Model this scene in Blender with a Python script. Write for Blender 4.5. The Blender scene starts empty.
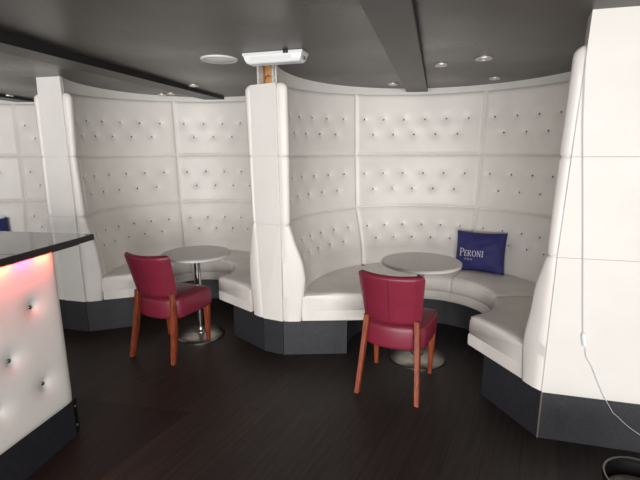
import bpy, bmesh, math, random
from mathutils import Vector, Matrix, Euler
random.seed(7)
S = bpy.context.scene
COL = S.collection
PI = math.pi
R = math.radians

# ------------------------------------------------------------------ materials
def lin(c):
    out = []
    for v in c:
        v /= 255.0
        out.append(v / 12.92 if v <= .04045 else ((v + .055) / 1.055) ** 2.4)
    return tuple(out) + (1.0,)

def mat(name, col, rough=.5, var=0.0, vscale=8.0, bump=0.0, bscale=200.0, metal=0.0, col2=None, stretch=None,
        emit=None, estr=0.0, spec=.5, coat=0.0, rvar=0.0):
    m = bpy.data.materials.new(name)
    m.use_nodes = True
    nt = m.node_tree
    b = nt.nodes['Principled BSDF']
    b.inputs['Base Color'].default_value = lin(col)
    b.inputs['Roughness'].default_value = rough
    b.inputs['Metallic'].default_value = metal
    b.inputs['Specular IOR Level'].default_value = spec
    b.inputs['Coat Weight'].default_value = coat
    tc = nt.nodes.new('ShaderNodeTexCoord')
    mp = nt.nodes.new('ShaderNodeMapping')
    nt.links.new(tc.outputs['Object'], mp.inputs['Vector'])
    if stretch:
        mp.inputs['Scale'].default_value = stretch
    nz = nt.nodes.new('ShaderNodeTexNoise')
    nz.inputs['Scale'].default_value = vscale
    nz.inputs['Detail'].default_value = 5
    nt.links.new(mp.outputs['Vector'], nz.inputs['Vector'])
    if col2 or var:
        c2 = col2 or tuple(max(0, v * (1 - var)) for v in col)
        rp = nt.nodes.new('ShaderNodeValToRGB')
        rp.color_ramp.elements[0].position = .35
        rp.color_ramp.elements[1].position = .65
        rp.color_ramp.elements[0].color = lin(c2)
        rp.color_ramp.elements[1].color = lin(col)
        nt.links.new(nz.outputs['Fac'], rp.inputs['Fac'])
        nt.links.new(rp.outputs['Color'], b.inputs['Base Color'])
    if rvar:
        mr = nt.nodes.new('ShaderNodeMapRange')
        mr.inputs['From Min'].default_value = .3
        mr.inputs['From Max'].default_value = .7
        mr.inputs['To Min'].default_value = max(.02, rough - rvar)
        mr.inputs['To Max'].default_value = min(1, rough + rvar)
        nt.links.new(nz.outputs['Fac'], mr.inputs['Value'])
        nt.links.new(mr.outputs['Result'], b.inputs['Roughness'])
    if bump:
        n2 = nt.nodes.new('ShaderNodeTexNoise')
        n2.inputs['Scale'].default_value = bscale
        n2.inputs['Detail'].default_value = 4
        nt.links.new(mp.outputs['Vector'], n2.inputs['Vector'])
        bp = nt.nodes.new('ShaderNodeBump')
        bp.inputs['Strength'].default_value = bump
        bp.inputs['Distance'].default_value = .004
        nt.links.new(n2.outputs['Fac'], bp.inputs['Height'])
        nt.links.new(bp.outputs['Normal'], b.inputs['Normal'])
    if emit:
        b.inputs['Emission Color'].default_value = lin(emit)
        b.inputs['Emission Strength'].default_value = estr
    return m

M = {}
M['leather'] = mat('white_leather', (238, 234, 229), .42, .035, 3.0, .12, 260)
M['seat_leather'] = mat('seat_leather', (242, 237, 231), .42, .05, 5.0, .15, 260)
M['panel'] = mat('darkened_wall_panel', (221, 218, 213), .5, .02, 4.0, .15, 420)  # wall copy of the pillar panel, colour darkened to offset strong daylight
M['piping'] = mat('seam_piping', (150, 136, 118), .7)
M['pillar_panel'] = mat('white_pillar_panel', (235, 232, 227), .5, .02, 4.0, .15, 420)
M['trim'] = mat('white_paint', (224, 222, 217), .6, .03, 3.0)
M['plinth'] = mat('charcoal_vinyl', (48, 49, 54), .5, .18, 60.0, .3, 300)
M['button'] = mat('chrome_button', (150, 148, 145), .22, metal=1.0)
M['maroon'] = mat('maroon_leather', (130, 37, 58), .4, .08, 6.0, .12, 320)
M['maroon_dark'] = mat('maroon_thread', (92, 18, 36), .6)
M['wood'] = mat('reddish_wood', (158, 74, 44), .38, .35, 7.0, stretch=(14, 14, 1.2))
M['top'] = mat('grey_laminate', (216, 212, 206), .3, .06, 40.0)
M['top_edge'] = mat('laminate_edge', (206, 204, 198), .4)
M['steel'] = mat('brushed_steel', (176, 172, 166), .3, .1, 30.0, metal=1.0)
M['chrome'] = mat('chrome', (205, 206, 208), .12, metal=1.0)
M['navy'] = mat('navy_satin', (46, 46, 112), .68, .1, 9.0, .2, 90)
M['print'] = mat('white_print', (226, 226, 232), .6)
M['gloss'] = mat('black_gloss', (14, 14, 16), .05)
M['gloss'].node_tree.nodes['Principled BSDF'].inputs['IOR'].default_value = 2.2
M['black'] = mat('black_laminate', (20, 20, 23), .45, .2, 20.0)
M['barbase'] = mat('black_kickboard', (36, 36, 42), .5, .2, 40.0, .2, 260)
M['screw'] = mat('screw_metal', (190, 190, 188), .3, metal=1.0)
M['white_plastic'] = mat('white_plastic', (226, 226, 224), .45)
M['diffuser'] = mat('frosted_diffuser', (236, 240, 243), .3)
M['grey_plastic'] = mat('grey_plastic', (120, 120, 120), .5)
M['stud'] = mat('raw_pine', (206, 152, 98), .65, .15, 5.0, stretch=(10, 10, 1))
M['board'] = mat('brown_board', (160, 104, 62), .7, .2, 10.0)
M['drywall'] = mat('cut_plaster', (214, 210, 204), .8, .12, 50.0)
M['wire'] = mat('dark_wire', (40, 38, 36), .5)
M['cable'] = mat('white_cable', (196, 198, 198), .4)
M['bin'] = mat('black_bin', (15, 15, 16), .45)
M['bin_rim'] = mat('dark_metal_rim', (84, 82, 80), .25, metal=.9)
M['liner'] = mat('pale_liner', (176, 166, 156), .5, .2, 20)
M['glass'] = mat('window_glass', (225, 232, 238), .05)
M['frame'] = mat('window_frame', (225, 225, 225), .5)
M['roomwall'] = mat('room_wall', (205, 202, 198), .7)
M['edge_strip'] = mat('aluminium_edge', (170, 160, 150), .4, metal=.6)
M['bezel'] = mat('satin_bezel', (208, 206, 202), .45, metal=.5)
M['lamp_lens'] = mat('lamp_lens', (200, 198, 195), .2, metal=.7)
M['led_warm'] = mat('led_orange', (255, 120, 70), .5, emit=(255, 96, 40), estr=6)
M['led_pink'] = mat('led_magenta', (255, 60, 160), .5, emit=(255, 20, 120), estr=6)

# ceiling: dark grey-brown satin paint with worn, patchy sheen
def ceiling_mat():
    m = mat('dark_ceiling_paint', (74, 70, 68), .36, col2=(47, 45, 43), vscale=1.3, rvar=.1, bump=.12, bscale=35)
    return m
M['ceiling'] = ceiling_mat()
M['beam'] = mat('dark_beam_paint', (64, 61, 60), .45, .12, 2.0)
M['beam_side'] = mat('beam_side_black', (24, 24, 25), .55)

def floor_mat():
    m = bpy.data.materials.new('dark_plank_floor')
    m.use_nodes = True
    nt = m.node_tree
    b = nt.nodes['Principled BSDF']
    tc = nt.nodes.new('ShaderNodeTexCoord')
    mp = nt.nodes.new('ShaderNodeMapping')
    mp.inputs['Rotation'].default_value = (0, 0, R(-62))
    nt.links.new(tc.outputs['Object'], mp.inputs['Vector'])
    br = nt.nodes.new('ShaderNodeTexBrick')
    br.inputs['Scale'].default_value = 1.0
    br.inputs['Brick Width'].default_value = 1.25
    br.inputs['Row Height'].default_value = .17
    br.inputs['Mortar Size'].default_value = .002
    br.inputs['Color1'].default_value = lin((53, 48, 46))
    br.inputs['Color2'].default_value = lin((46, 41, 40))
    br.inputs['Mortar'].default_value = lin((34, 31, 30))
    nt.links.new(mp.outputs['Vector'], br.inputs['Vector'])
    mp2 = nt.nodes.new('ShaderNodeMapping')
    mp2.inputs['Scale'].default_value = (3, 45, 1)
    nt.links.new(mp.outputs['Vector'], mp2.inputs['Vector'])
    nz = nt.nodes.new('ShaderNodeTexNoise')
    nz.inputs['Scale'].default_value = 1.0
    nz.inputs['Detail'].default_value = 6
    nt.links.new(mp2.outputs['Vector'], nz.inputs['Vector'])
    mix = nt.nodes.new('ShaderNodeMix')
    mix.data_type = 'RGBA'
    mix.blend_type = 'MULTIPLY'
    rp = nt.nodes.new('ShaderNodeValToRGB')
    rp.color_ramp.elements[0].position = .3
    rp.color_ramp.elements[0].color = (.62, .6, .58, 1)
    rp.color_ramp.elements[1].position = .7
    rp.color_ramp.elements[1].color = (1.15, 1.12, 1.1, 1)
    nt.links.new(nz.outputs['Fac'], rp.inputs['Fac'])
    mix.inputs['Factor'].default_value = 1.0
    nt.links.new(br.outputs['Color'], mix.inputs['A'])
    nt.links.new(rp.outputs['Color'], mix.inputs['B'])
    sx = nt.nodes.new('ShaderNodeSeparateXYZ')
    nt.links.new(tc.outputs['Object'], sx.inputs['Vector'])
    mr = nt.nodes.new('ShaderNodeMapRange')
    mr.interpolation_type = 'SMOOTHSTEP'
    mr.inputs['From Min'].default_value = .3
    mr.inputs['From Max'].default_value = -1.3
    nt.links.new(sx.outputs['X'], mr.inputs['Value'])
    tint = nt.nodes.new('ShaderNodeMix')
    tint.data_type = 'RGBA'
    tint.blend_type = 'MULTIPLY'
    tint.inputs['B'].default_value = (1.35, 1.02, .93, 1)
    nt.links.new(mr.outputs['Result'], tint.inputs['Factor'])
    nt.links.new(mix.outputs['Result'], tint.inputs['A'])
    nt.links.new(tint.outputs['Result'], b.inputs['Base Color'])
    b.inputs['Roughness'].default_value = .5
    b.inputs['Specular IOR Level'].default_value = .35
    bp = nt.nodes.new('ShaderNodeBump')
    bp.inputs['Strength'].default_value = .15
    bp.inputs['Distance'].default_value = .003
    nt.links.new(nz.outputs['Fac'], bp.inputs['Height'])
    nt.links.new(bp.outputs['Normal'], b.inputs['Normal'])
    return m
M['floor'] = floor_mat()
M['floor_brown'] = mat('dark_vinyl_sheet', (47, 38, 37), .5, .2, 1.0, stretch=(40, 3, 1), spec=.3)

# ------------------------------------------------------------------ mesh builder
class MB:
    def __init__(self):
        self.v, self.f = [], []
    def add(self, vs, fs):
        n = len(self.v)
        self.v += [tuple(p) for p in vs]
        self.f += [tuple(i + n for i in f) for f in fs]
        return self
    def grid(self, rows, close_u=False, close_v=False, flip=False):
        nv, nu = len(rows), len(rows[0])
        n = len(self.v)
        for r in rows:
            self.v += [tuple(p) for p in r]
        for j in range(nv if close_v else nv - 1):
            for i in range(nu if close_u else nu - 1):
                a = n + j * nu + i
                b = n + j * nu + (i + 1) % nu
                c = n + ((j + 1) % nv) * nu + (i + 1) % nu
                d = n + ((j + 1) % nv) * nu + i
                self.f.append((a, d, c, b) if flip else (a, b, c, d))
        return self
    def loft(self, loops, cap=True):
        """closed loops stacked, with both ends capped"""
        n = len(self.v)
        k = len(loops[0])
        self.grid(loops, close_u=True)
        if cap:
            self.f.append(tuple(n + i for i in range(k))[::-1])
            o = n + (len(loops) - 1) * k
            self.f.append(tuple(o + i for i in range(k)))
        return self
    def prism(self, poly, z0, z1):
        return self.loft([[(x, y, z0) for x, y in poly], [(x, y, z1) for x, y in poly]])
    def box(self, c, s, rz=0.0, mtx=None):
        x, y, z = s[0] / 2, s[1] / 2, s[2] / 2
        vs = [Vector((a * x, b * y, e * z)) for e in (-1, 1) for a, b in ((-1, -1), (1, -1), (1, 1), (-1, 1))]
        m = mtx or Matrix.Rotation(rz, 3, 'Z')
        vs = [m @ v + Vector(c) for v in vs]
        return self.add(vs, [(3, 2, 1, 0), (4, 5, 6, 7), (0, 1, 5, 4), (1, 2, 6, 5), (2, 3, 7, 6), (3, 0, 4, 7)])
    def tube(self, pts, r, seg=8):
        pts = [Vector(p) for p in pts]
        loops = []
        for i, p in enumerate(pts):
            t = (pts[min(i + 1, len(pts) - 1)] - pts[max(i - 1, 0)]).normalized()
            up = Vector((0, 0, 1)) if abs(t.z) < .9 else Vector((1, 0, 0))
            a = t.cross(up).normalized()
            b = t.cross(a).normalized()
            rr = r[i] if isinstance(r, (list, tuple)) else r
            loops.append([p + (a * math.cos(q) + b * math.sin(q)) * rr for q in [2 * PI * k / seg for k in range(seg)]][::-1])
        return self.loft(loops)
    def lathe(self, prof, c=(0, 0, 0), seg=48, cap=True):
        loops = []
        for r_, z in prof:
            r_ = max(r_, 1e-4)
            loops.append([(c[0] + r_ * math.cos(2 * PI * k / seg), c[1] + r_ * math.sin(2 * PI * k / seg), c[2] + z) for k in range(seg)])
        return self.loft(loops, cap)

def obj(name, mb, m, parent=None, smooth=None, bevel=0.0, loc=None, origin=None):
    """link one mesh object; origin shifts the vertices so the object sits at that point"""
    me = bpy.data.meshes.new(name)
    vs = mb.v
    if origin is not None:
        vs = [(x - origin[0], y - origin[1], z - origin[2]) for x, y, z in vs]
    me.from_pydata(vs, [], mb.f)
    bm = bmesh.new()
    bm.from_mesh(me)
    bmesh.ops.remove_doubles(bm, verts=bm.verts, dist=1e-5)
    bmesh.ops.recalc_face_normals(bm, faces=bm.faces)
    if bevel:
        es = [e for e in bm.edges if len(e.link_faces) == 2 and e.calc_face_angle(0) > R(35)]
        bmesh.ops.bevel(bm, geom=es, offset=bevel, segments=3, profile=.6, affect='EDGES', clamp_overlap=True)
    bm.to_mesh(me)
    bm.free()
    me.materials.append(m)
    if smooth is not None:
        me.shade_smooth()
        me.set_sharp_from_angle(angle=R(smooth))
    o = bpy.data.objects.new(name, me)
    COL.objects.link(o)
    if parent is not None:
        o.parent = parent
    if loc is not None:
        o.location = loc
    return o

def tag(o, label, cat, group=None, kind=None):
    o['label'] = label
    o['category'] = cat
    if group:
        o['group'] = group
    if kind:
        o['kind'] = kind
    return o

def thing(name, label, cat, loc=(0, 0, 0), rz=0.0, group=None):
    o = bpy.data.objects.new(name, None)
    o.empty_display_size = .1
    COL.objects.link(o)
    o.location = loc
    o.rotation_euler = (0, 0, rz)
    return tag(o, label, cat, group)

def struct(name, mb, m, **k):
    o = obj(name, mb, m, **k)
    o['kind'] = 'structure'
    return o

# ------------------------------------------------------------------ room shell
CEIL = 2.13
fl = MB().box((-.75, 1.1, -.05), (9.9, 11.2, .1))
struct('floor', fl, M['floor'])
struct('floor_sheet', MB().prism([(-.787, 2.313), (-3.2, 2.80), (-3.2, -1.0), (-1.9, -1.0), (-1.039, 1.836)], 0, .0012), M['floor_brown'])
def ceil_z(y):
    return 2.128 - .012 * (y - 2.03)
cb = MB()
ya, yb = -4.5, 6.7
cb.loft([[(-5.7, ya, ceil_z(ya)), (4.2, ya, ceil_z(ya)), (4.2, ya, ceil_z(ya) + .1), (-5.7, ya, ceil_z(ya) + .1)],
         [(-5.7, yb, ceil_z(yb)), (4.2, yb, ceil_z(yb)), (4.2, yb, ceil_z(yb) + .1), (-5.7, yb, ceil_z(yb) + .1)]])
struct('ceiling', cb, M['ceiling'])
struct('wall_back', MB().box((-.75, 6.65, 1.065), (9.9, .1, 2.13)), M['roomwall'])
struct('wall_left', MB().box((-5.65, 1.15, 1.065), (.1, 11.1, 2.13)), M['roomwall'])

# wall behind the camera; four unseen windows put in to supply daylight
WY = -4.4
wins = [(-3.5, 1.7), (-1.65, 1.7), (.2, 1.7), (2.05, 1.7)]
wz0, wz1 = .15, 2.02
wf = MB()
xs = [-5.6] + [v for cx, w in wins for v in (cx - w / 2, cx + w / 2)] + [4.1]
for i in range(0, len(xs), 2):
    wf.box(((xs[i] + xs[i + 1]) / 2, WY, 1.065), (xs[i + 1] - xs[i], .12, 2.13))
for cx, w in wins:
    wf.box((cx, WY, wz0 / 2), (w, .12, wz0))
    wf.box((cx, WY, (wz1 + 2.13) / 2), (w, .12, 2.13 - wz1))
struct('wall_front', wf, M['roomwall'])
for i, (cx, w) in enumerate(wins):
    g = MB()
    for sx in (-1, 0, 1):
        g.box((cx + sx * (w / 2 - .03), WY, (wz0 + wz1) / 2), (.06, .07, wz1 - wz0))
    for zz in (wz0 + .03, wz1 - .03):
        g.box((cx, WY, zz), (w, .07, .06))
    o = struct('window_%d' % (i + 1), g, M['frame'])
    obj('pane', MB().box((cx, WY - .01, (wz0 + wz1) / 2), (w - .02, .008, wz1 - wz0 - .02)), M['glass'], o)

# ------------------------------------------------------------------ booths
Z0, Z1, Z2, ZT = .27, 1.01, 1.50, 1.99     # base top, first seam, second seam, top of upholstery
TIERS = [(.478, Z1), (Z1, Z2), (Z2, ZT)]

def interp(tab, z):
    if z <= tab[0][0]:
        return tab[0][1]
    for (a, ra), (b, rb) in zip(tab, tab[1:]):
        if z <= b:
            return ra + (rb - ra) * (z - a) / (b - a)
    return tab[-1][1]

def P(C, r, ang, z):
    return (C[0] + r * math.cos(ang), C[1] + r * math.sin(ang), z)

def sweep(mb, C, prof, a0, a1, n, cap=True):
    """closed profile (r, z) swept round the booth centre"""
    loops = []
    for i in range(n + 1):
        a = a0 + (a1 - a0) * i / n
        loops.append([P(C, r_, a, z) for r_, z in prof])
    return mb.loft(loops, cap)

def button_mesh():
    mb = MB().lathe([(.001, 0.0), (.0105, 0.0), (.0105, .002), (.0088, .005), (.005, .0072), (.0005, .008)], seg=12)
    me = bpy.data.meshes.new('button')
    me.from_pydata(mb.v, [], mb.f)
    bm = bmesh.new(); bm.from_mesh(me); bmesh.ops.recalc_face_normals(bm, faces=bm.faces); bm.to_mesh(me); bm.free()
    me.materials.append(M['button'])
    me.shade_smooth()
    return me
BTN = button_mesh()

def add_button(parent, pos, nrm, origin):
    o = bpy.data.objects.new('button', BTN)
    COL.objects.link(o)
    o.parent = parent
    o.location = (pos[0] - origin[0], pos[1] - origin[1], pos[2] - origin[2])
    o.rotation_euler = Vector(nrm).to_track_quat('Z', 'Y').to_euler()
    return o

ROWV = [(.67, .45), (.64, .34), (.585, .335)]   # heights of the two button rows in each tier, low tier first

def back_panel(root, origin, C, a0, a1, tier, rin, span, own_buttons=True):
    z0, z1 = TIERS[tier]
    L = rin[1][1] * abs(a1 - a0)
    Hh = z1 - z0
    nu, nv = max(24, int(L / .0115)), 46
    bt = [(.075 + .162 * k, ROWV[tier][0]) for k in range(6)] + [(.15 + .165 * k, ROWV[tier][1]) for k in range(5)]
    def radius(u, v):
        z = z0 + Hh * v
        du = min(u, 1 - u) * L
        dv = min(v, 1 - v) * Hh
        if tier == 0:
            dv = (1 - v) * Hh
        puff = (1 - math.exp(-du / .0085)) * (1 - math.exp(-dv / .0085)) * .026
        d = 0.0
        for bu, bv in bt:
            q = ((u - bu) * L) ** 2 + ((v - bv) * Hh) ** 2
            if q < .03:
                d += .010 * math.exp(-q / .00028) + .009 * math.exp(-q / .0018)
                # pull creases running sideways from each button
        return interp(rin, z) + .018 - puff + d
    def height(u, v):
        z = z0 + Hh * v
        if tier == 2:                                # the padding runs a little higher at the back of the booth
            q = (a0 + (a1 - a0) * u - span[0]) / (span[1] - span[0])
            z += .062 * max(0, math.sin(PI * min(1, max(0, q)))) ** .7 * v
        return z
    rows = []
    for j in range(nv + 1):
        v = j / nv
        rows.append([P(C, radius(i / nu, v), a0 + (a1 - a0) * i / nu, height(i / nu, v)) for i in range(nu + 1)])
    mb = MB().grid(rows)
    o = obj('back_panel', mb, M['leather'], root, smooth=180, origin=origin)
    spots = []
    for bu, bv in bt:
        a = a0 + (a1 - a0) * bu
        spots.append((P(C, radius(bu, bv) + .001, a, height(bu, bv)), (-math.cos(a), -math.sin(a), 0)))
    if own_buttons:
        for p, n in spots:
            add_button(o, p, n, origin)
        return []
    return spots

def roll(root, origin, C, ang, sgn, tier, rin, rout):
    """padded end roll of one tier; sgn = +1 when the booth lies at larger angles"""
    z0, z1 = (Z0 + .002, Z1) if tier == 0 else TIERS[tier]
    n = 18 if tier == 0 else 10
    loops = []
    vv = [0, .012, .03, .06] + [.1 + .8 * i / n for i in range(n + 1)] + [.94, .97, .988, 1]
    for v in vv:
        z = z0 + (z1 - z0) * v
        ri, ro = interp(rin, z), interp(rout, z)
        w = max(ro - ri, .04)
        # rounded top and bottom of the roll
        edge = min(z - z0, z1 - z)
        if tier == 0:
            edge = z1 - z
        sh = .007 * math.exp(-edge / .006)
        if tier == 2 and v > .9:
            sh = max(sh, .02 * ((v - .9) / .1) ** 3)
        f = .010                                     # bulge of the front face past the end plane
        ri2 = ri + sh
        sec = [(ro, .016 + sh), (ro - .006, .002 + sh), (ro - .35 * w, -f * .9 + sh), (ri2 + .024, -f + sh), (ri2 + .010, -f * .6 + sh),
               (ri2 + .002, .006 + sh), (ri2, .03), (ri2, .06), (ri2 + .01, .10), (ri2 + .04, .13), (ro, .13)]
        loops.append([P(C, r_, ang + sgn * t / ro, z) for r_, t in sec])
    return obj('end_roll', MB().loft(loops), M['leather'], root, smooth=55, origin=origin)

def booth(name, label, C, a0, a1, seams, rin, rout0, rout1, rroll0, rroll1, rfront, rpl, panels_with_buttons, trim_no, group, off=(.12, .10), toff=(.12, .03)):
    """a0 < a1: the two end angles; seams: angles between the upholstered columns"""
    origin = (C[0], C[1], 0.0)
    root = thing(name, label, 'booth seat', origin, 0, group)
    rseat = rin[0][1]
    cuts = [a0] + seams + [a1]
    inset = .055
    # shell behind the padding and charcoal base
    rt = max(r_ for _, r_ in rin)
    sh = [(interp(rin, z) + .02, z) for z in (.3, Z1, Z2, ZT - .004)] + [(rt + .05, ZT - .004), (rt + .05, .3)]
    sweep_mb = MB()
    sweep(sweep_mb, C, sh, a0 + off[0], a1 - off[1], 72)
    obj('shell', sweep_mb, M['piping'], root, origin=origin, smooth=30)
    k = MB()
    lp = []
    for i in range(73):
        a = a0 + (a1 - a0) * i / 72
        ob = interp(rout0, 0) + (interp(rout1, 0) - interp(rout0, 0)) * i / 72
        lp.append([P(C, r_, a, z) for r_, z in ((rpl, 0.0), (ob, 0.0), (ob, Z0), (rpl, Z0))])
    k.loft(lp)
    obj('base', k, M['plinth'], root, origin=origin, smooth=30)
    # lower seat band and cushions, column by column
    for b0, b1 in zip(cuts, cuts[1:]):
        n = max(10, int((b1 - b0) / R(3)))
        g = .0018 / rfront
        mb = MB()
        band = [(rfront + .006, Z0 + .002), (rfront, Z0 + .01), (rfront - .002, .30), (rfront - .002, .335), (rfront + .006, .352),
                (rseat + .02, .352), (rseat + .02, Z0 + .002)]
        sweep(mb, C, band, b0 + g, b1 - g, n)
        obj('seat_band', mb, M['seat_leather'], root, origin=origin, smooth=50)
        # cushion with puffed ends at the seams
        loops = []
        nn = 2 * n
        for i in range(nn + 1):
            a = b0 + (b1 - b0) * i / nn
            d = min(i, nn - i) / nn * (b1 - b0) * (rseat + rfront) / 2
            s = .012 * math.exp(-d / .012)
            pr = [(rfront + .006 + s, .354), (rfront - .004 + s, .366), (rfront - .006 + s, .40), (rfront - .004 + s, .44),
                  (rfront + .002 + s, .462 - s * .6), (rfront + .016 + s, .476 - s), (rfront + .05, .482 - s),
                  (rfront * .5 + rseat * .5, .488 - s), (rseat - .02, .482 - s), (rseat + .025, .470 - s), (rseat + .025, .354)]
            loops.append([P(C, r_, a, z) for r_, z in pr])
        cu = obj('seat_cushion', MB().loft(loops), M['seat_leather'], root, origin=origin, smooth=60)
        pp = [P(C, rfront - .001, b0 + .035 + (b1 - b0 - .07) * i / 40, .461) for i in range(41)]
        obj('piping', MB().tube(pp, .003, 6), M['seat_leather'], cu, origin=origin, smooth=80)
    # padded back
    rest = []
    for ci, (b0, b1) in enumerate(zip(cuts, cuts[1:])):
        c0 = b0 + (inset if ci == 0 else 0)
        c1 = b1 - (inset if ci == len(cuts) - 2 else 0)
        for t in range(3):
            rest += back_panel(root, origin, C, c1, c0, t, rin, (a0, a1), ci in panels_with_buttons)
    if rest:
        mb = MB()
        for p, n_ in rest:
            q = Vector(n_).to_track_quat('Z', 'Y').to_matrix()
            mb.add([q @ v.co + Vector(p) for v in BTN.vertices], [tuple(f.vertices) for f in BTN.polygons])
        o = obj('button', mb, M['button'], root, origin=origin)
        o['kind'] = 'stuff'
    for t in range(3):
        roll(root, origin, C, a0, 1, t, rroll0, rout0)
        roll(root, origin, C, a1, -1, t, rroll1, rout1)
    # plaster wall above the padding up to the ceiling
    tm = MB()
    sweep(tm, C, [(rt + .018, ZT - .05), (rt + .05, ZT - .05), (rt + .05, CEIL), (rt + .018, CEIL)], a0 + toff[0], a1 - toff[1], 90)
    struct('trim_%d' % trim_no, tm, M['trim'], smooth=30)
    return root

C1 = (.827, 3.084); A1 = R(181.7); B1 = R(-71.1)
C2 = (-1.13, 3.80); A2 = R(198.3); B2 = R(-44.3)
C3 = (-3.13, 3.93); A3 = R(222); B3 = R(-22.3)
RIN1 = [(.478, .945), (.62, .95), (.82, 1.0), (Z1, 1.06), (Z2, 1.085), (ZT, 1.10)]
OUT1A = [(0, 1.108), (Z0, 1.108), (Z1, 1.110), (Z2, 1.116), (ZT, 1.120)]
OUT1B = [(0, 1.075), (Z0, 1.071), (Z1, 1.077), (Z2, 1.094), (ZT, 1.116), (2.13, 1.117)]
ROLL1A = [(Z0, .970), (.45, .950), (.60, .933), (.73, .953), (.87, 1.004), (Z1, 1.042), (Z2, 1.038), (ZT, 1.042)]
ROLL1B = [(Z0, .934), (.467, .913), (.53, .915), (.69, .942), (.83, .957), (.92, .984), (Z1, 1.009), (Z2, 1.020), (1.67, 1.028), (ZT, 1.042)]
RIN2 = [(.478, .775), (.62, .78), (.82, .82), (Z1, .857), (Z2, .88), (ZT, .90)]
OUT2A = [(0, .935), (Z0, .933), (Z1, .932), (Z2, .931), (ZT, .928), (2.13, .924)]
OUT2B = [(0, .966), (Z0, .966), (Z1, .911), (Z2, .900), (ZT, .898)]
ROLL2A = [(Z0, .803), (.50, .781), (.72, .798), (.85, .83), (Z1, .862), (Z2, .876), (ZT, .860)]
ROLL2B = [(Z0, .843), (.55, .808), (.70, .811), (.85, .832), (Z1, .868), (Z2, .849), (ZT, .833)]
OUT3B = [(0, .975), (Z0, .972), (Z1, .948), (Z2, .957), (ZT, .967), (2.13, .979)]
ROLL3B = [(Z0, .845), (.55, .83), (.85, .86), (Z1, .895), (Z2, .905), (ZT, .915)]
GB = 'curved tufted booths along the wall'
d = (A1 - B1) / 4
booth('booth_seat', 'white tufted curved booth at right with a navy cushion lying on its seat', C1, B1, A1,
      [R(-8.5), R(53.8), R(116.6)], RIN1, OUT1B, OUT1A, ROLL1B, ROLL1A, .462, .625, (1, 2, 3), 1, GB)
booth('booth_seat', 'middle white tufted curved booth, between the two free-standing white divider pillars', C2, B2, A2,
      [R(36), R(115)], RIN2, OUT2B, OUT2A, ROLL2B, ROLL2A, .345, .56, (0, 1, 2), 2, GB, (.3, .1), (.3, .03))
booth('booth_seat', 'white tufted booth at far left, mostly hidden behind the bar counter', C3, B3, A3,
      [R(22), R(101)], RIN2, OUT3B, OUT2A, ROLL3B, ROLL2A, .36, .56, (0, 1, 2), 3, GB, (.3, .1), (.3, .03))

# ------------------------------------------------------------------ divider pillars between booths
def pillar(label, CR, aR, routR, CL, aL, routL, full):
    """front runs from the left booth's right corner to the right booth's left corner"""
    base = [P(CR, interp(routR, 0), aR, 0), P(CL, interp(routL, 0), aL, 0)]
    o3 = ((base[0][0] + base[1][0]) / 2, (base[0][1] + base[1][1]) / 2, 0)
    root = thing('divider_pillar', label, 'pillar', o3, 0, 'divider pillars between the booths')
    def section(z, depth=False, back=0.0, n=6, span=R(26)):
        rr, rl = interp(routR, z) + .004, interp(routL, z) + .004
        a = [P(CR, rr, aR - span * i / n, z) for i in range(n + 1)]
        b = [P(CL, rl, aL + span * 1.15 * i / n, z) for i in range(n + 1)]
        return a + b[::-1]
    def front(z, t0, t1):
        p = Vector(P(CR, interp(routR, z), aR, z)); q = Vector(P(CL, interp(routL, z), aL, z))
        dv = (q - p); dv.z = 0; dv.normalize()
        nrm = Vector((dv.y, -dv.x, 0))
        if nrm.y > 0:
            nrm = -nrm
        p = p + dv * .003; q = q - dv * .003
        return [p + nrm * t0, q + nrm * t0, q + nrm * t1, p + nrm * t1]
    obj('core', MB().loft([section(z) for z in (Z0, Z1, Z2, ZT - .01)]), M['trim'], root, origin=o3)
    obj('base', MB().loft([section(0), section(Z0)]), M['plinth'], root, origin=o3)
    obj('base_board', MB().loft([front(0.0, -.01, .004), front(Z0, -.01, .004)]), M['plinth'], root, origin=o3, bevel=.001)
    tops = [(Z0, Z1), (Z1, Z2), (Z2, CEIL if full else ZT)]
    for z0, z1 in tops:
        obj('front_panel', MB().loft([front(z, -.01, .008) for z in (z0 + .0012, z1 - .0012)]), M['pillar_panel'], root, origin=o3, bevel=.003)
    return root, o3, front, section

_, _, _, sec2 = pillar('white divider pillar in the middle with open timber gap under the ceiling', C1, A1, OUT1A, C2, B2, OUT2B, False)
pil_mid = _
pil_mid = [o for o in COL.objects if o.name.startswith('divider_pillar')][-1]
# exposed timber in the gap at the top of the middle pillar
p = Vector(P(C1, interp(OUT1A, ZT), A1, ZT)); q = Vector(P(C2, interp(OUT2B, ZT), B2, ZT))
dv = (q - p); dv.z = 0; ln = dv.length; dv.normalize(); rz = math.atan2(-dv.y, -dv.x); nb = Vector((-dv.y, dv.x, 0)); nb = nb if nb.y > 0 else -nb
def gap(name, s0, s1, b0, b1, m):
    c = p + dv * ((s0 + s1) / 2) + nb * ((b0 + b1) / 2)
    o3 = pil_mid.location
    return obj(name, MB().box((c.x, c.y, (ZT - .01 + CEIL) / 2), (s1 - s0, b1 - b0, CEIL - ZT + .01), rz), m, pil_mid, origin=o3)
gap('timber_stud', .036, .098, .012, .06, M['stud'])
gap('back_board', .098, .150, .05, .07, M['board'])
gap('plaster_edge', .020, .034, .0, .02, M['drywall'])
gap('plaster_edge', .150, .164, .0, .05, M['drywall'])
w = [p + dv * s + nb * b + Vector((0, 0, z)) for s, b, z in ((.11, .03, .03), (.095, .005, .033), (.08, .0, .045), (.065, .001, .05), (.05, .004, .043), (.055, .003, .036))]
obj('loose_wire', MB().tube(w, .0025, 6), M['wire'], pil_mid, origin=pil_mid.location)
pillar('left white divider pillar whose smooth front panel reaches the ceiling', C2, A2, OUT2A, C3, B3, OUT3B, True)

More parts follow.
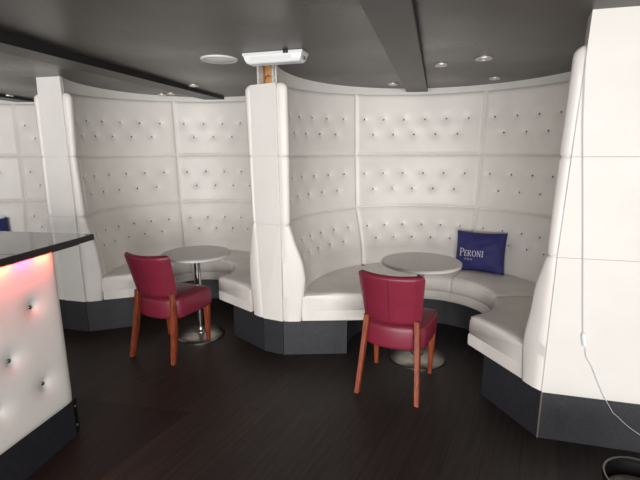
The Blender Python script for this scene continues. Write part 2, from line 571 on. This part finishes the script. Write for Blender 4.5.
# ------------------------------------------------------------------ right wall with charcoal skirting
wd = Vector((.966, -.257, 0)).normalized()
wn = Vector((-wd.y, wd.x, 0))
if wn.y < 0:
    wn = -wn
def wall_quad(z, off0, off1, ext=3.2, start=.002):
    p = Vector(P(C1, interp(OUT1B, z), B1, z)) + wd * start
    e = Vector(P(C1, interp(OUT1B, 0), B1, z)) + wd * ext
    return [p + wn * off0, e + wn * off0, e + wn * off1, p + wn * off1 + wd * .02]
wr = MB()
for z0, z1 in ((Z0, Z1), (Z1, Z2), (Z2, CEIL)):
    wr.loft([wall_quad(z0 + .0006, -.004, .12), wall_quad(z1 - .0006, -.004, .12)])
struct('wall_right', wr, M['panel'], bevel=.0008)
struct('baseboard_right', MB().loft([wall_quad(0, .0, .12), wall_quad(Z0, .0, .12)]), M['plinth'])
e0 = Vector(P(C1, interp(OUT1B, 0), B1, 0))
struct('trim_4', MB().box((e0.x, e0.y - .002, Z0 / 2), (.006, .006, Z0 - .002), .2), M['edge_strip'])
we = e0 + wd * 3.2
struct('wall_side', MB().box((4.15, (we.y - 4.4) / 2 + .05, 1.065), (.1, we.y + 4.6, 2.13)), M['roomwall'])

# ------------------------------------------------------------------ ceiling beams
def beam(pa, pb, width, z=2.07):
    a, b = Vector((*pa, 0)), Vector((*pb, 0))
    t = (b - a).normalized()
    nl = Vector((-t.y, t.x, 0))
    q = [a, b, b + nl * width, a + nl * width]
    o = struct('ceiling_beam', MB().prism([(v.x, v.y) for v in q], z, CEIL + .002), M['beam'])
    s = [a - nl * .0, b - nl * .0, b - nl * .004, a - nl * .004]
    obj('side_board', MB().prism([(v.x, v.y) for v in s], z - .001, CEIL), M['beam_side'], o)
def along(p, az, t):
    return (p[0] + math.sin(R(az)) * t, p[1] + math.cos(R(az)) * t)
beam(along((-1.588, 2.29), 13.6, -5), along((-1.588, 2.29), 13.6, 2.60), .20)
beam(along((.336, 1.708), 15.1, -4.6), along((.336, 1.708), 15.1, 2.57), .185)
beam(along((-3.13, 4.45), 8, -6.5), along((-3.13, 4.45), 8, .42), .2)

# ------------------------------------------------------------------ ceiling fittings
def spotlight(x, y, label, big=False):
    r_ = .043 if not big else .054
    t = thing('recessed_spotlight', label, 'spotlight', (x, y, ceil_z(y)), 0, 'recessed ceiling spotlights')
    obj('bezel', MB().lathe([(r_ * .62, -.001), (r_ * .62, -.009), (r_ * .8, -.013), (r_, -.009), (r_, .001)], seg=28), M['bezel'], t, smooth=50)
    obj('lens', MB().lathe([(.001, -.003), (r_ * .4, -.003), (r_ * .61, -.002), (r_ * .61, -.001)], seg=24), M['lamp_lens'], t, smooth=50)
spotlight(-.269, 3.664, 'small recessed spotlight just behind the middle divider pillar top')
spotlight(-3.124, 4.514, 'small recessed spotlight at the far left edge of the ceiling')
spotlight(-1.459, 4.429, 'right one of the spotlight pair above the middle booth')
spotlight(-1.575, 4.50, 'left one of the spotlight pair above the middle booth')
spotlight(-1.10, 3.95, 'recessed spotlight right beside the left ceiling beam')
spotlight(.64, 3.916, 'recessed spotlight left of the right ceiling beam above the right booth')
spotlight(.84, 3.137, 'recessed spotlight nearest the right side of the right ceiling beam')
spotlight(1.067, 2.953, 'larger chrome recessed spotlight above the right booth', True)
spotlight(1.424, 3.665, 'recessed spotlight above the navy cushion near the booth back wall')

t = thing('ceiling_speaker', 'round white flush ceiling speaker left of the emergency light', 'speaker', (-.645, 2.94, ceil_z(2.94)))
obj('rim', MB().lathe([(.096, .001), (.096, -.006), (.104, -.011), (.114, -.010), (.119, -.004), (.119, .001)], seg=48), M['white_plastic'], t, smooth=50)
obj('grille', MB().lathe([(.001, -.020), (.04, -.0185), (.07, -.014), (.09, -.008), (.097, -.004), (.097, .001)], seg=48), mat('speaker_mesh', (228, 226, 222), .6, .05, 300), t, smooth=50)

# emergency light: long trapezoid diffuser on a back tray
er = R(-16.5)
t = thing('emergency_light', 'white rectangular emergency light fixed to the ceiling above the middle pillar', 'light', (-.268, 2.79, ceil_z(2.79)), er)
obj('tray', MB().box((0, 0, -.008), (.388, .122, .016)), M['white_plastic'], t, bevel=.004)
lo = []
for z, sx, sy in ((-.014, .190, .058), (-.045, .180, .050), (-.057, .172, .042), (-.061, .164, .036)):
    lo.append([(-sx, -sy, z), (sx, -sy, z), (sx, sy, z), (-sx, sy, z)])
obj('diffuser', MB().loft(lo[::-1]), M['diffuser'], t, bevel=.003)
obj('tube_lamp', MB().box((-.01, -.0525, -.031), (.27, .006, .024)), M['white_plastic'], t, bevel=.004)
obj('end_clip', MB().box((.19, -.01, -.04), (.006, .03, .02)), M['grey_plastic'], t)
obj('cable_knockout', MB().lathe([(.001, 0), (.018, 0), (.018, .014), (.001, .014)], (.09, -.055, -.016), 16), M['wire'], t)

# ------------------------------------------------------------------ tables
def table(label, x, y, H, r_top, r_base):
    t = thing('pedestal_table', label, 'table', (x, y, 0), 0, 'round pedestal tables in the booths')
    tp = obj('tabletop', MB().lathe([(.001, H - .024), (r_top - .006, H - .024), (r_top - .001, H - .021), (r_top, H - .014), (r_top - .001, H - .004),
                                (r_top - .005, H), (.001, H)], seg=72), M['top'], t, smooth=40)
    obj('edge_band', MB().lathe([(r_top - .002, H - .022), (r_top + .0015, H - .020), (r_top + .0015, H - .005), (r_top - .002, H - .003)], seg=72), M['top_edge'], tp, smooth=40)
    obj('mounting_plate', MB().lathe([(.001, H - .05), (.045, H - .05), (.11, H - .032), (.11, H - .0245), (.001, H - .0245)], seg=32), M['black'], t, smooth=30)
    obj('pole', MB().lathe([(.028, .03), (.028, H - .04)], seg=32), M['chrome'], t, smooth=30)
    obj('collar', MB().lathe([(.05, .026), (.048, .04), (.034, .052), (.029, .054), (.029, .02)], seg=32), M['steel'], t, smooth=40)
    obj('base', MB().lathe([(r_base, 0), (r_base, .008), (r_base - .006, .013), (r_base * .6, .024), (.05, .034), (.001, .034), (.001, 0)], seg=64), M['steel'], t, smooth=40)
table('round grey pedestal table in the right booth beside the navy cushion', .733, 3.012, .75, .283, .215)
table('round pale pedestal table in the middle booth behind the left maroon chair', -1.02, 3.43, .722, .275, .20)

# ------------------------------------------------------------------ chairs
def chair(label, x, y, rz):
    t = thing('dining_chair', label, 'chair', (x, y, 0), rz, 'maroon dining chairs')
    # seat: outline with straight front, slightly tapered sides and a bowed rear
    out = []
    for i in range(9):
        out.append((-.222 + .444 * i / 8, .242 + .012 * (1 - ((i - 4) / 4) ** 2)))
    for i in range(1, 9):
        out.append((.226 - .022 * (i / 8) ** 1.5, .235 - .30 * i / 8))
    for i in range(1, 16):
        a = PI * i / 16
        out.append((.204 * math.cos(a), -.065 - .105 * math.sin(a)))
    for i in range(8):
        out.append((-.204 - .022 * (i / 8) ** 1.5, -.065 + .30 * i / 8))
    def ring(s, z, bow=0.0):
        return [(px * (1 - s / .22), .02 + (py - .02) * (1 - s / .22), z) for px, py in out][::-1]
    lay = [ring(.012, .312), ring(.002, .318), ring(0, .335), ring(-.002, .38), ring(0, .43), ring(.004, .452), ring(.014, .466),
           ring(.03, .473), ring(.08, .481), ring(.14, .486), ring(.2, .487)]
    st = obj('seat', MB().loft(lay), M['maroon'], t, smooth=60)
    obj('seat_piping', MB().tube([Vector(v) for v in ring(.006, .459)] + [Vector(ring(.006, .459)[0])], .003, 6), M['maroon'], st, smooth=80)
    # backrest: curved, raked pad, wider at the top
    loops = []
    N = 26
    zb, zt = .480, .812
    for j in range(N + 1):
        v = j / N
        z = zb + (zt - zb) * v
        dz = min(z - zb, zt - z)
        wd_ = .180 + .028 * v
        rc = .028
        if dz < rc:
            wd_ -= rc - math.sqrt(max(0, rc * rc - (rc - dz) ** 2))
        th = .026
        re = .022
        if dz < re:
            th *= max(.12, math.sqrt(max(0, 1 - ((re - dz) / re) ** 2)))
        yc = -.142 - .085 * v
        lp = []
        K = 14
        for i in range(K + 1):                       # rear side
            s = -1 + 2 * i / K
            e = (1 - abs(s) ** 6) ** .5 if abs(s) < 1 else 0
            lp.append((s * wd_, yc + .052 * s * s - .02 - th * e, z + .006 * s * s * v))
        for i in range(1, K):                        # front side
            s = 1 - 2 * i / K
            e = (1 - abs(s) ** 6) ** .5
            lp.append((s * wd_, yc + .052 * s * s - .02 + th * e, z + .006 * s * s * v))
        loops.append(lp)
    bk = obj('backrest', MB().loft(loops), M['maroon'], t, smooth=70)
    obj('centre_seam', MB().tube([(0, -.142 - .085 * v - .02 - .0262, zb + (zt - zb) * v) for v in [.08 + .84 * k / 10 for k in range(11)]], .0022, 6), M['maroon_dark'], bk)
    # legs
    def leg(pts):
        lo = []
        for (px, py, z, hw, hd) in pts:
            c = .25
            lo.append([(px - hw, py - hd * (1 - c), z), (px - hw * (1 - c), py - hd, z), (px + hw * (1 - c), py - hd, z), (px + hw, py - hd * (1 - c), z),
                       (px + hw, py + hd * (1 - c), z), (px + hw * (1 - c), py + hd, z), (px - hw * (1 - c), py + hd, z), (px - hw, py + hd * (1 - c), z)])
        return MB().loft(lo)
    for s in (-1, 1):
        pts = []
        for k in range(13):
            v = k / 12
            z = .515 * v
            yy = -.218 + .078 * math.sin(v * PI / 2)
            pts.append((s * (.193 - .034 * v), yy - .006, z, .0155 + .002 * v, .017 + .009 * math.sin(v * PI) ** 1))
        obj('leg', leg(pts), M['wood'], t, smooth=40)
        obj('leg', leg([(s * .193, .212, 0, .0135, .0135), (s * .196, .212, .15, .018, .018), (s * .198, .21, .33, .023, .023)]), M['wood'], t, smooth=40)
    return t
chair('maroon leather dining chair with wooden legs before the right booth table', .503, 2.65, R(-24.3))
chair('maroon leather dining chair with wooden legs at the left table by the bar', -1.185, 3.183, R(-20.5))

# ------------------------------------------------------------------ cushions
STROKES = {  # simple serifed capitals on a unit-high grid: (x0,y0,x1,y1,width)
 'P': (.62, [(.14, 0, .14, 1, .12), (.02, 0, .3, 0, .05), (.02, 1, .36, 1, .06), (.36, 1, .52, .93, .08), (.52, .93, .57, .74, .12), (.57, .74, .5, .55, .10), (.5, .55, .16, .46, .06)]),
 'E': (.56, [(.14, 0, .14, 1, .12), (.02, 0, .48, 0, .06), (.02, 1, .46, 1, .06), (.14, .53, .36, .53, .06), (.48, 0, .5, .22, .06), (.46, 1, .46, .8, .05), (.36, .62, .36, .42, .05)]),
 'R': (.70, [(.14, 0, .14, 1, .12), (.02, 0, .28, 0, .05), (.02, 1, .34, 1, .06), (.34, 1, .5, .93, .08), (.5, .93, .54, .76, .11), (.54, .76, .44, .58, .09), (.44, .58, .16, .5, .06), (.3, .52, .58, .02, .11), (.58, .02, .68, 0, .05)]),
 'O': (.78, [(.38, 1, .2, .92, .07), (.2, .92, .09, .7, .11), (.09, .7, .09, .3, .13), (.09, .3, .2, .08, .11), (.2, .08, .38, 0, .07), (.38, 0, .56, .08, .07), (.56, .08, .67, .3, .11), (.67, .3, .67, .7, .13), (.67, .7, .56, .92, .11), (.56, .92, .38, 1, .07)]),
 'N': (.76, [(.12, 0, .12, 1, .06), (.02, 0, .24, 0, .05), (.02, 1, .16, 1, .05), (.12, 1, .6, 0, .12), (.6, 0, .6, 1, .06), (.5, 1, .72, 1, .05)]),
 'I': (.34, [(.16, 0, .16, 1, .12), (.03, 0, .29, 0, .05), (.03, 1, .29, 1, .05)]),
 'T': (.6, [(.28, 0, .28, 1, .12), (.16, 0, .4, 0, .05), (.02, 1, .54, 1, .06), (.03, 1, .03, .8, .05), (.53, 1, .53, .8, .05)]),
 'A': (.68, [(.04, 0, .32, 1, .06), (.32, 1, .58, 0, .12), (.14, .34, .48, .34, .06), (.0, 0, .14, 0, .05), (.48, 0, .68, 0, .05)]),
 'L': (.52, [(.14, 0, .14, 1, .12), (.02, 0, .46, 0, .06), (.02, 1, .26, 1, .05), (.46, 0, .48, .24, .06)]),
}
def cushion(label, mtx, W=.43, Hh=.36, T=.062):
    def depth(u, v):
        a = max(0, 1 - abs(u) ** 2.4); b = max(0, 1 - abs(v) ** 2.4)
        wr_ = .004 * math.sin(9 * u + 4 * v) * a * b + .003 * math.sin(13 * v - 6 * u) * a * b
        return T * (a * b) ** .62 + wr_ + .004
    def xy(u, v):
        x = u * W / 2 * (1 - .045 * (1 - v * v)) ; y = v * Hh / 2 * (1 - .075 * (1 - u * u))
        return x, y
    t = bpy.data.objects.new('cushion', None)
    COL.objects.link(t)
    t.matrix_world = mtx
    tag(t, label, 'cushion', 'navy printed cushions')
    n = 44
    mb = MB()
    for s in (1, -1):
        rows = []
        for j in range(n + 1):
            v = -1 + 2 * j / n
            row = []
            for i in range(n + 1):
                u = -1 + 2 * i / n
                x, y = xy(u, v)
                edge = (i in (0, n) or j in (0, n))
                row.append((x, y + Hh / 2, 0 if edge else s * depth(u, v)))
            rows.append(row)
        mb.grid(rows)
    obj('cover', mb, M['navy'], t, smooth=180)
    def pt(x, y, off):
        u = max(-1, min(1, x / (W / 2) / .97)); v = max(-1, min(1, (y - Hh / 2) / (Hh / 2) / .95))
        return (x, y, depth(u, v) + off)
    def word(txt, x, y, h, m, sp=.07, wmul=1.0, first=1.0):
        g = MB()
        for ci, ch in enumerate(txt):
            hh = h * (first if ci == 0 else 1)
            adv, st = STROKES[ch]
            for x0, y0, x1, y1, sw in st:
                d_ = Vector((x1 - x0, y1 - y0)); L = d_.length; d_.normalize(); nn = Vector((-d_.y, d_.x)) * sw / 2 * wmul
                k = 3
                top = []
                for q in range(k + 1):
                    cx, cy = x0 + (x1 - x0) * q / k, y0 + (y1 - y0) * q / k
                    e = d_ * (.02 if q == k else -.02 if q == 0 else 0)
                    top.append([pt(x + hh * (cx + e.x + nn.x * sg), y + hh * (cy + e.y + nn.y * sg), .0018) for sg in (-1, 1)])
                g.grid(top)
                low = [[(a, b, c - .002) for a, b, c in r_] for r_ in top]
                g.grid(low, flip=True)
            x += hh * (adv + sp)
        return g, x
    g, xe = word('PERONI', -.165, .135, .050, M['print'], .06, 1.0, 1.3)
    obj('lettering', g, M['print'], t)
    g2, _ = word('ITALIA', -.115, .102, .014, M['print'], .35, 1.1)
    obj('small_lettering', g2, M['print'], t)
    return t
def cushion_mtx(x, y, z, face, lean, tilt):
    """face: direction (deg) the printed side looks in plan; lean back; tilt in its own plane"""
    f = Vector((math.cos(R(face)), math.sin(R(face)), 0))
    up = Vector((0, 0, 1)) * math.cos(R(lean)) - f * math.sin(R(lean))
    nrm = f * math.cos(R(lean)) + Vector((0, 0, 1)) * math.sin(R(lean))
    rt = up.cross(nrm)
    m = Matrix((rt, up, nrm)).transposed().to_4x4()
    return Matrix.Translation((x, y, z)) @ m @ Matrix.Rotation(R(tilt), 4, 'Z')
cushion('navy printed cushion leaning on the back of the right booth', cushion_mtx(1.396, 3.650, .478, 234, 13, 2))
cushion('navy cushion at the left picture edge above the bar counter', cushion_mtx(-3.545, 4.47, .482, 305, 13, 2))

# ------------------------------------------------------------------ bar counter
BE = Vector((-1.337, 2.11, 0))                   # end of the counter front
bd = Vector((-.2, -1, 0)).normalized()           # along the counter, towards the viewer
bi = Vector((bd.y, -bd.x, 0))                    # into the counter
if bi.x > 0:
    bi = -bi
LB = 2.4
bar = thing('bar_counter', 'white buttoned bar counter with glossy black top and pink glow, at left', 'bar counter', tuple(BE))
def bp(s, d_, z):
    return BE + bd * s + bi * d_ + Vector((0, 0, z))
# body behind the padding
obj('body', MB().prism([(v.x, v.y) for v in (bp(.01, .03, 0), bp(LB, .03, 0), bp(LB, .42, 0), bp(.01, .42, 0))], .0, 1.06), M['black'], bar, origin=BE)
obj('kickboard', MB().prism([(v.x, v.y) for v in (bp(.012, .008, 0), bp(LB, .008, 0), bp(LB, .032, 0), bp(.012, .032, 0))], .0, .21), M['barbase'], bar, origin=BE)
ep = obj('end_plate', MB().prism([(v.x, v.y) for v in (bp(.010, .012, 0), bp(-.035, .03, 0), bp(-.035, .41, 0), bp(.010, .41, 0))], .0, .205), M['black'], bar, origin=BE)
for z in (.05, .165):
    c = bp(-.012, .019, z)
    q = Vector((.36, -.93, 0)).to_track_quat('Z', 'Y').to_matrix()
    q = ((-bi) * .93 + (-bd) * .37).to_track_quat('Z', 'Y').to_matrix()
    mb = MB().lathe([(.001, -.006), (.006, -.006), (.006, .001), (.004, .004), (.0005, .005)], seg=12)
    mb.v = [tuple(q @ Vector(v) + c) for v in mb.v]
    obj('screw', mb, M['screw'], ep, origin=BE)
# padded front
bb = [(.18, .81), (.327, .607), (.173, .407), (.424, .401), (.48, .80), (.58, .607), (.70, .40), (.78, .80), (.88, .607), (1.0, .40)]
pz0, pz1 = .2, 1.055
def bar_pad(s, z):
    ds = s; dz = z - pz0
    puff = .034 * (1 - math.exp(-ds / .018)) * (1 - math.exp(-dz / .018))
    dd = 0
    for bs, bz in bb:
        q = (s - bs) ** 2 + (z - bz) ** 2
        if q < .05:
            dd += .016 * math.exp(-q / .0004) + .012 * math.exp(-q / .003)
    return .022 - puff + dd
rows = []
nz, ns = 70, 150
for j in range(nz + 1):
    z = pz0 + (pz1 - pz0) * j / nz
    row = [bp(0, .03, z)]
    for i in range(ns + 1):
        s = 1.3 * (i / ns) ** 1.2
        row.append(bp(s, bar_pad(s, z), z))
    row.append(bp(LB, -.012, z))
    rows.append(row)
pad = obj('front_pad', MB().grid(rows), M['leather'], bar, smooth=180, origin=BE)
for bs, bz in bb:
    add_button(pad, bp(bs, bar_pad(bs, bz) - .001, bz), -bi, BE)
    # larger buttons than on the booths
    COL.objects[-1].scale = (1.15, 1.15, 1.15)
# glossy black top with a mitred joint
te = Vector((-1.2535, 2.325, 0))
td = Vector((-.179, -1, 0)).normalized(); ti = Vector((td.y, -td.x, 0))
if ti.x > 0:
    ti = -ti
def tp(s, d_):
    v = te + td * s + ti * d_
    return (v.x, v.y)
obj('top', MB().prism([tp(0, 0), tp(.494, 0), tp(.494, .75), tp(0, .75)], 1.058, 1.09), M['gloss'], bar, origin=BE, bevel=.0015)
obj('top', MB().prism([tp(.496, 0), tp(LB + .2, 0), tp(LB + .2, .75), tp(.496, .75)], 1.058, 1.09), M['gloss'], bar, origin=BE, bevel=.0015)
obj('edge_strip', MB().prism([tp(-.002, -.002), tp(LB + .2, -.002), tp(LB + .2, .0), tp(.0, .0), tp(.0, .75), tp(-.002, .75)], 1.0575, 1.089), M['black'], bar, origin=BE)  # matte strip added so the glossy slab edge shows no bright reflections
obj('top_batten', MB().prism([tp(.10, .015), tp(LB, .015), tp(LB, .45), tp(.10, .45)], 1.049, 1.0585), M['black'], bar, origin=BE)
for s, m in ((.04, 'led_warm'), (.15, 'led_pink'), (.29, 'led_warm'), (.44, 'led_pink'), (.58, 'led_warm')):
    c = bp(s + .03, -.026, 1.055)
    obj('led_module', MB().box(tuple(c), (.012, .03, .005), math.atan2(bd.y, bd.x) - PI / 2), M[m], bar, origin=BE)

# ------------------------------------------------------------------ hanging cable with inline switch
def wpt(s, z, off=.012):
    lean = Vector(P(C1, interp(OUT1B, z), B1, 0)) - Vector(P(C1, interp(OUT1B, 0), B1, 0))
    p_ = Vector(P(C1, interp(OUT1B, 0), B1, z)) + wd * s + wn * (lean.dot(wn) - off)
    return p_
cab = thing('hanging_cable', 'thin white cable with inline switch hanging down the right wall', 'cable', tuple(wpt(.2, 0)))
CO = wpt(.2, 0)
path = [(.020, 1.983), (.019, 1.930), (.022, 1.872), (.029, 1.774), (.038, 1.665), (.059, 1.485), (.081, 1.299), (.109, 1.056), (.136, .802), (.155, .631)]
obj('upper_lead', MB().tube([wpt(s, z) for s, z in path], .0022, 8), M['cable'], cab, smooth=60, origin=CO)
path2 = [(.174, .553), (.179, .517), (.183, .501), (.199, .475), (.215, .450), (.240, .392), (.264, .339), (.288, .291), (.310, .255), (.338, .209), (.362, .190), (.393, .161), (.422, .138), (.470, .107), (.54, .07), (.62, .03), (.68, .004)]
obj('lower_lead', MB().tube([wpt(s, z, .012) for s, z in path2], .0018, 8), M['cable'], cab, smooth=60, origin=CO)
sw = [wpt(.156, .632), wpt(.158, .626), wpt(.160, .617), wpt(.170, .570), wpt(.172, .561), wpt(.174, .552)]
obj('inline_switch', MB().tube(sw, [.004, .010, .0125, .0125, .010, .004], 10), M['diffuser'], cab, smooth=50, origin=CO)

# ------------------------------------------------------------------ bin
b = thing('waste_bin', 'black round metal-rimmed bin at the bottom right corner', 'bin', (1.235, 1.41, 0))
obj('body', MB().lathe([(.112, 0), (.116, .01), (.136, .285), (.130, .285), (.111, .016), (.001, .012), (.001, 0)], seg=48), M['bin'], b, smooth=40)
obj('rim', MB().lathe([(.128, .28), (.132, .272), (.139, .276), (.141, .286), (.137, .295), (.130, .293), (.128, .28)], seg=48, cap=False), M['bin_rim'], b, smooth=60)
obj('liner', MB().lathe([(.122, .222), (.105, .228), (.07, .216), (.03, .225), (.001, .22), (.001, .20), (.121, .20)], seg=32), M['liner'], b, smooth=60)
obj('handle_bar', MB().tube([(-.128, .005, .255), (-.10, .03, .262), (-.075, .045, .266)], [.005, .006, .006], 10), M['bin_rim'], b, smooth=60)

# ------------------------------------------------------------------ lights
def area(name, loc, rot, sx, sy, power, col=(1, 1, 1)):
    l = bpy.data.lights.new(name, 'AREA')
    l.shape = 'RECTANGLE'; l.size = sx; l.size_y = sy
    l.energy = power; l.color = col
    o = bpy.data.objects.new(name, l)
    COL.objects.link(o)
    o.location = loc; o.rotation_euler = rot
    return o
for i, (cx, w_) in enumerate(wins):
    area('window_daylight', (cx, WY + .08, (wz0 + wz1) / 2), (R(90), 0, 0), w_ - .06, wz1 - wz0 - .06, 146, (1.0, .985, .965))  # added daylight lamp just inside each unseen window
# colour-changing strip under the counter lip, aimed at the padding
for s_, colr, pw in ((.06, (1, .12, .05), .34), (.17, (1, .02, .09), .46), (.28, (1, .13, .04), .36), (.40, (1, .02, .09), .42), (.52, (1, .13, .04), .36)):
    aim = (bi * .55 + Vector((0, 0, -1)) * .8).normalized()
    zx = -aim
    xx = bd - zx * bd.dot(zx); xx.normalize()
    m4 = Matrix((xx, zx.cross(xx), zx)).transposed().to_4x4()
    o = area('led_strip_lamp', (0, 0, 0), (0, 0, 0), .085, .012, pw * .8, colr)
    o.matrix_world = Matrix.Translation(bp(s_ + .04, -.047, 1.048)) @ m4

wld = bpy.data.worlds.new('daylight')
S.world = wld
wld.use_nodes = True
wld.node_tree.nodes['Background'].inputs['Color'].default_value = (.75, .85, 1, 1)
wld.node_tree.nodes['Background'].inputs['Strength'].default_value = 1.0

# ------------------------------------------------------------------ camera
cam = bpy.data.cameras.new('camera')
cam.sensor_width = 36
cam.lens = 428.26 / 640 * 36
cam.clip_start = .05
co = bpy.data.objects.new('camera', cam)
COL.objects.link(co)
co.matrix_world = Matrix.Translation((0, 0, 1.53)) @ Matrix.Rotation(R(90 - 11.674), 4, 'X') @ Matrix.Rotation(R(-.28), 4, 'Z')
S.camera = co
S.view_settings.view_transform = 'Standard'
S.view_settings.look = 'None'
S.view_settings.gamma = 1
S.view_settings.use_curve_mapping = False
S.view_settings.exposure = 0.0
S.cycles.use_denoising = True
S.cycles.max_bounces = 14
S.cycles.diffuse_bounces = 10
